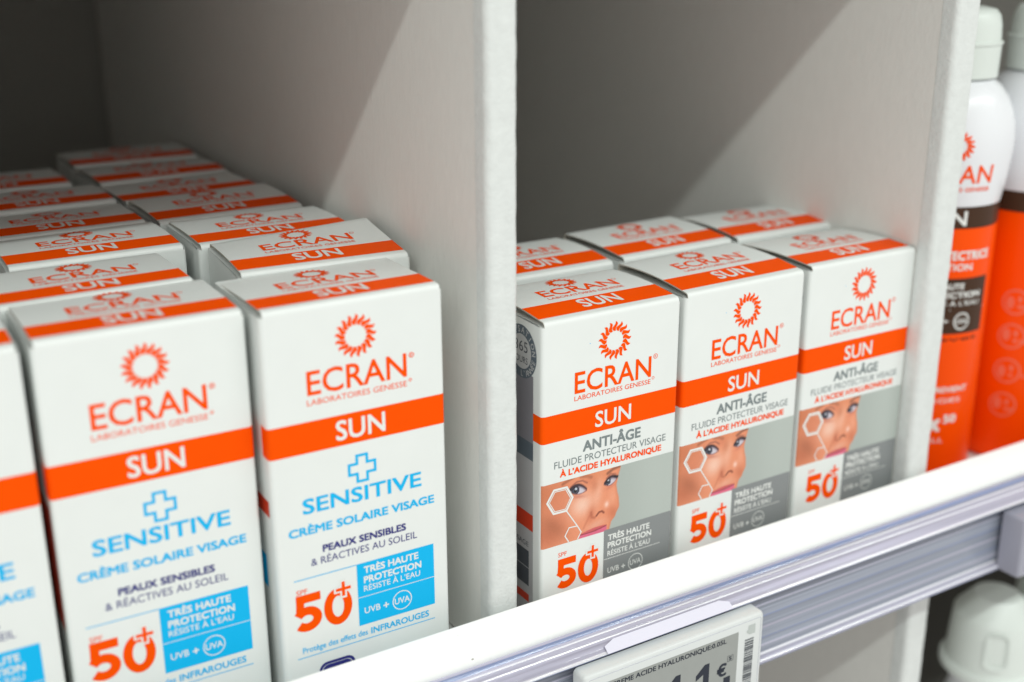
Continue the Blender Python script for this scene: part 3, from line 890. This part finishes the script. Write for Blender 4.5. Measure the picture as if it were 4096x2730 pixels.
# ------------------------------------------------------------------ electronic price tags
def price_tag(label, x0, x1, printed, dx, yf=-0.0362, yb=-0.0302, zt=0.0283, zb=-0.0035):
    t = thing('price_tag', label, 'price tag', (0.1 + dx, 0.0052, -0.0037), RZ, 'electronic price tags on the rail')
    X0, X1 = x0 - 0.1, x1 - 0.1
    # front-rounded housing
    pts = rrect(X0, zb, X1, zt, 0.0016, 4)
    n = len(pts)
    vs_, fs = [], []
    for (ins, y) in ((0.0, yb), (0.0, yf + 0.0012), (0.0004, yf + 0.0004), (0.0011, yf)):
        cx, cz = (X0 + X1) / 2, (zb + zt) / 2
        hx, hz = (X1 - X0) / 2, (zt - zb) / 2
        vs_ += [(cx + (x - cx) * (1 - ins / hx), y, cz + (z - cz) * (1 - ins / hz)) for x, z in pts]
    for k in range(3):
        for i in range(n):
            a, b = k * n + i, k * n + (i + 1) % n
            fs.append((a, b, b + n, a + n))
    fs.append(tuple(range(n))); fs.append(tuple(3 * n + i for i in range(n)))
    o = mk('housing', vs_, fs, M['tag_white'] if printed else M['tag_shaded'], t)
    import bmesh
    bm = bmesh.new(); bm.from_mesh(o.data); bmesh.ops.recalc_face_normals(bm, faces=bm.faces); bm.to_mesh(o.data); bm.free()
    auto_smooth(o, 35)
    # clear rim lying round the front edge
    I = Ink(); I.stroke([(x * 1000, z * 1000) for x, z in rrect(X0 + 0.0016, zb + 0.0016, X1 - 0.0016, zt - 0.0016, 0.0008, 3)], 0.35, 2, True)
    fm_ = lambda u, v, l: (u * MM, yf - l * 0.00004, v * MM)
    I.build('rim', M['tag_clear'], fm_, o)
    if not printed:
        return t
    q = lambda u, v, l: ((u - 100) * MM, yf - l * 0.00004, v * MM)
    # added sheet on the clip, standing in for the tag top seen through
    hv = []
    P0, P1 = Vector((-0.0287, 0.0328)), Vector((-0.0318, 0.0302))
    for (x0_, x1_, p_) in ((0.068, 0.1115, P0), (0.064, 0.1150, P0 + (P1 - P0) * 0.35), (0.064, 0.1155, P1)):
        hv += [(x0_ - 0.1, p_.x, p_.y), (x1_ - 0.1, p_.x, p_.y)]
    hv += [(a, b - 0.00012, c + 0.00012) for a, b, c in hv]
    mk('tag_top_stand_in', hv, [(6, 7, 9, 8), (8, 9, 11, 10), (0, 1, 7, 6), (4, 10, 11, 5), (0, 6, 8, 2), (2, 8, 10, 4), (1, 3, 9, 7), (3, 5, 11, 9)], M['tag_top'], t)
    I = Ink(); I.rect(59.5, -1.5, 114.3, 23.9, 1); sc = I.build('screen', M['epaper'], q, t)
    I = Ink()
    I.text('CREME ACIDE HYALURONIQUE:0.05L', 62.3, 109.1, 21.3, 1.75, 0.02, 2)
    for x1_, ww in ((102.2, 4.6), (90.1, 4.4)):
        I.poly([(x1_ - 2.5, 0), (x1_, 0), (x1_, 16.2), (x1_ - 2.0, 16.2), (x1_ - ww - 1.0, 13.0), (x1_ - ww - 1.0, 11.0), (x1_ - 2.5, 12.6)][::-1], 2)
    I.text('€', 105.6, 109.8, 9.0, 4.6, 0.03, 2)
    I.text('S', 110.55, 111.85, 14.25, 1.4, 0.03, 2)
    I.stroke([(110.0, 13.9), (112.4, 13.9), (112.4, 16.0), (110.0, 16.0)], 0.14, 2, True)
    I.rect(108.7, 1.5, 111.6, 8.2, 2)
    I.build('screen_print', M['ink'], q, sc)
    I = Ink()
    z = 19.8
    rnd = random.Random(3)
    while z > -1:
        h = rnd.choice((0.13, 0.13, 0.26, 0.39))
        I.rect(117.3, z - h, 121.2, z, 2); z -= h + rnd.choice((0.14, 0.14, 0.26, 0.4))
    I.build('barcode', M['ink'], q, t)
    I = Ink(); I.poly([(118.6, 24.9), (121.6, 24.9), (121.6, 21.4), (119.2, 21.4), (118.0, 22.4), (118.0, 23.2), (118.6, 23.2)][::-1], 2); I.build('corner_mark', M['tag_mark'], q, t)
    return t
price_tag('white electronic price tag with grey screen and barcode at the bottom of the picture', 0.0520, 0.1256, True, 0.0052)
price_tag('white electronic price tag cut off by the right edge of the picture', 0.2562, 0.3320, False, 0.0077, -0.0385, -0.0285, 0.0268, 0.0008)

# ------------------------------------------------------------------ orange spray bottles
def spray_bottle(label, x, y, face_deg, detail):
    t = thing('spray_bottle', label, 'bottle', (x, y, ZF), 0, 'orange spray bottles on the shelf')
    z = lambda v: v - ZF
    R = 0.0245
    lathe('body', [(R - 0.002, 0), (R - 0.0005, 0.001), (R, 0.003), (R, z(0.1300))], M['bottle_orange'], t, 56)
    lathe('brown_band', [(R + 0.00002, z(0.1302)), (R + 0.00002, z(0.1385))], M['bottle_brown'], t, 56)
    sh = [(R, z(0.1387)), (R + 0.0006, z(0.1420)), (R + 0.0017, z(0.150)), (R + 0.0025, z(0.158)), (R + 0.0026, z(0.164)), (R + 0.0020, z(0.169)), (R + 0.0006, z(0.174)), (R - 0.0016, z(0.179)), (R - 0.0045, z(0.183)), (R - 0.0072, z(0.1852)), (0.0165, z(0.1858))]
    lathe('shoulder', sh, M['bottle_white'], t, 56)
    lathe('cap', [(0.0172, z(0.1862)), (0.0180, z(0.1864)), (0.0182, z(0.1985)), (0.0187, z(0.1988)), (0.0187, z(0.1996)), (0.0178, z(0.2000)), (0.0174, z(0.206)), (0.0166, z(0.2095)), (0.0150, z(0.2115)), (0.0110, z(0.2124)), (0.0, z(0.2126))], M['cap_white'], t, 48)
    def wrap(deg0, rad):
        def f(u, v, l):
            a = math.radians(deg0) + u * MM / rad
            r = rad + l * 0.00005
            return (r * math.sin(a), -r * math.cos(a), v * MM - ZF)
        return f
    fm_ = wrap(face_deg, R)
    def swell(u, v, l):
        vz = v * MM
        ex = 0
        for (r0, z0), (r1, z1) in zip(sh, sh[1:]):
            if z(vz) >= z0 and z(vz) <= z1:
                ex = r0 + (r1 - r0) * (z(vz) - z0) / (z1 - z0)
        r = (ex or R) + l * 0.00005
        a = math.radians(face_deg) + u * MM / R
        return (r * math.sin(a), -r * math.cos(a), vz - ZF)
    if detail:
        I = Ink(); I.text('ECRAN', -16.5, 13.0, 148.2, 7.0, 0.012, 3); I.text('LABORATOIRES GENESSE', -16.5, 13.0, 145.0, 1.6, 0.01, 3)
        I.sun(-1.7, 162.5, 3.0, 6.0, 17, 1.0, 3); I.build('brand_lettering', M['orange'], swell, t)
        I = Ink(); I.text('SUN', -12.0, 5.6, 131.3, 5.8, 0.02, 3)
        I.text('BRUME PROTECTRICE', -26, 19.2, 117.5, 3.6, 0.03, 3); I.text('HYDRATATION', -22, 10.6, 113.2, 2.8, 0.02, 3)
        I.build('band_lettering', M['white_ink'], fm_, t)
        I = Ink()
        for i in range(16):
            I.rect(-14 + i * 2.15, 87.0, -14 + (i + 1) * 2.15, 110.0, 2)
        pn = I.build('protection_panel', M['bottle_brown'], fm_, t)
        I = Ink(); I.text('TRÈS HAUTE', -12, 8.0, 105.6, 2.4, 0.03, 3); I.text('PROTECTION', -12, 16.5, 102.0, 2.4, 0.03, 3); I.text('RÉSISTE À L’EAU', -12, 16.5, 98.8, 1.8, 0.01, 3)
        I.rect(-14, 97.0, 3, 97.35, 3); I.rect(3, 97.0, 20, 97.35, 3)
        I.text('UVB +', -12, 3.0, 91.3, 2.2, 0.01, 3); I.ring(8.6, 92.2, 3.6, 3.6, 0.6, 3); I.text('UVA', 6.2, 11.0, 91.2, 2.0, 0.02, 3)
        I.build('panel_lettering', M['white_ink'], fm_, pn); I = Ink()
        I.text('PROTÈGE & PREVIENT', -22, 15.5, 62.0, 2.4, 0.02, 3); I.text('LES ALLERGIES', -22, 12.5, 57.5, 2.0, 0.0, 3)
        I.text('x', -1, 4.5, 45.0, 8.0, 0.03, 3); I.text('50', 5.5, 11.5, 48.5, 3.6, 0.03, 3); I.text('PRO CELL', -16, 6.5, 40.0, 2.0, 0.0, 3)
        I.build('sleeve_lettering', M['white_ink'], fm_, t)
        I = Ink(); I.text('Brevet', -12, 18.0, 84.0, 1.6, 0.01, 3); I.build('small_print', M['bottle_brown'], fm_, t)
    else:
        I = Ink()
        for k, v in enumerate((92.0, 77.0, 61.5, 46.0)):
            I.ring(0, v, 5.6, 5.6, 0.9, 2, 28)
            I.disc(-2.2, v - 0.4 + (k % 2), 1.7, 2.8, 2, 14)
            I.rect(0.8, v - 2.6, 5.2 + (k % 3), v - 1.2, 2.5)
            I.disc(1.6, v + 1.4, 0.9, 1.5, 2, 12)
        I.build('icon_print', M['salmon'], fm_, t)
    return t
spray_bottle('orange spray bottle with white shoulder, partly hidden behind the right-hand divider', 0.2725, 0.035, -33.0, True)
spray_bottle('orange spray bottle with white shoulder, at the right edge of the picture', 0.3288, 0.0300, -58.0, False)

# ------------------------------------------------------------------ bottles on the shelf below
def pump_bottle(label, x, y, ztop, tilt):
    t = thing('pump_bottle', label, 'bottle', (x, y, -0.3148), 0, 'white capped bottles on the lower shelf')
    z = lambda v: ztop + v + 0.3148
    lathe('cap', [(0.0205, z(-0.0375)), (0.0214, z(-0.0368)), (0.0214, z(-0.0338)), (0.0206, z(-0.0330)), (0.0192, z(-0.0324)), (0.0184, z(-0.020)), (0.0176, z(-0.0100)), (0.0172, z(-0.0092)), (0.0105, z(-0.0012)), (0.0098, z(-0.0006)), (0.0, z(0.0002))], M['cap_white'], t, 48, 28)
    lathe('body', [(0.0235, 0), (0.0245, 0.004), (0.0245, z(-0.085)), (0.0225, z(-0.068)), (0.0165, z(-0.050)), (0.0150, z(-0.0382))], M['bottle_white'], t, 48)
    # finger recess on the cap
    rr = rrect(-0.0042, z(-0.0285), 0.0042, z(-0.0115), 0.003, 5)
    n = len(rr)
    def rad(v):
        k = (v - z(-0.0285)) / (0.0165)
        return 0.0194 - 0.0016 * max(0, min(1, k)) + 0.0004
    def pos(u, v, off, a0):
        a = math.radians(a0) + u / 0.016
        r = rad(v) + off
        return (r * math.sin(a), -r * math.cos(a), v)
    A0 = -46
    ins = [(u * 0.8, z(-0.01675) + (v - z(-0.01675)) * 0.88) for u, v in rr]
    vs_ = [pos(u, v, 0.0005, A0) for u, v in rr] + [pos(u, v, 0.0005, A0) for u, v in ins] + [pos(u, v, -0.0004, A0) for u, v in ins]
    fs = [(i, (i + 1) % n, n + (i + 1) % n, n + i) for i in range(n)] + [(n + i, n + (i + 1) % n, 2 * n + (i + 1) % n, 2 * n + i) for i in range(n)]
    mk('finger_grip', vs_, fs, M['cap_white'], t, True)
    return t
pump_bottle('white capped bottle on the lower shelf, nearest the divider, below the price rail', 0.3075, 0.0060, -0.0400, 0)
pump_bottle('white capped bottle on the lower shelf, cut off by the right edge of the picture', 0.3590, 0.0100, -0.0360, 0)
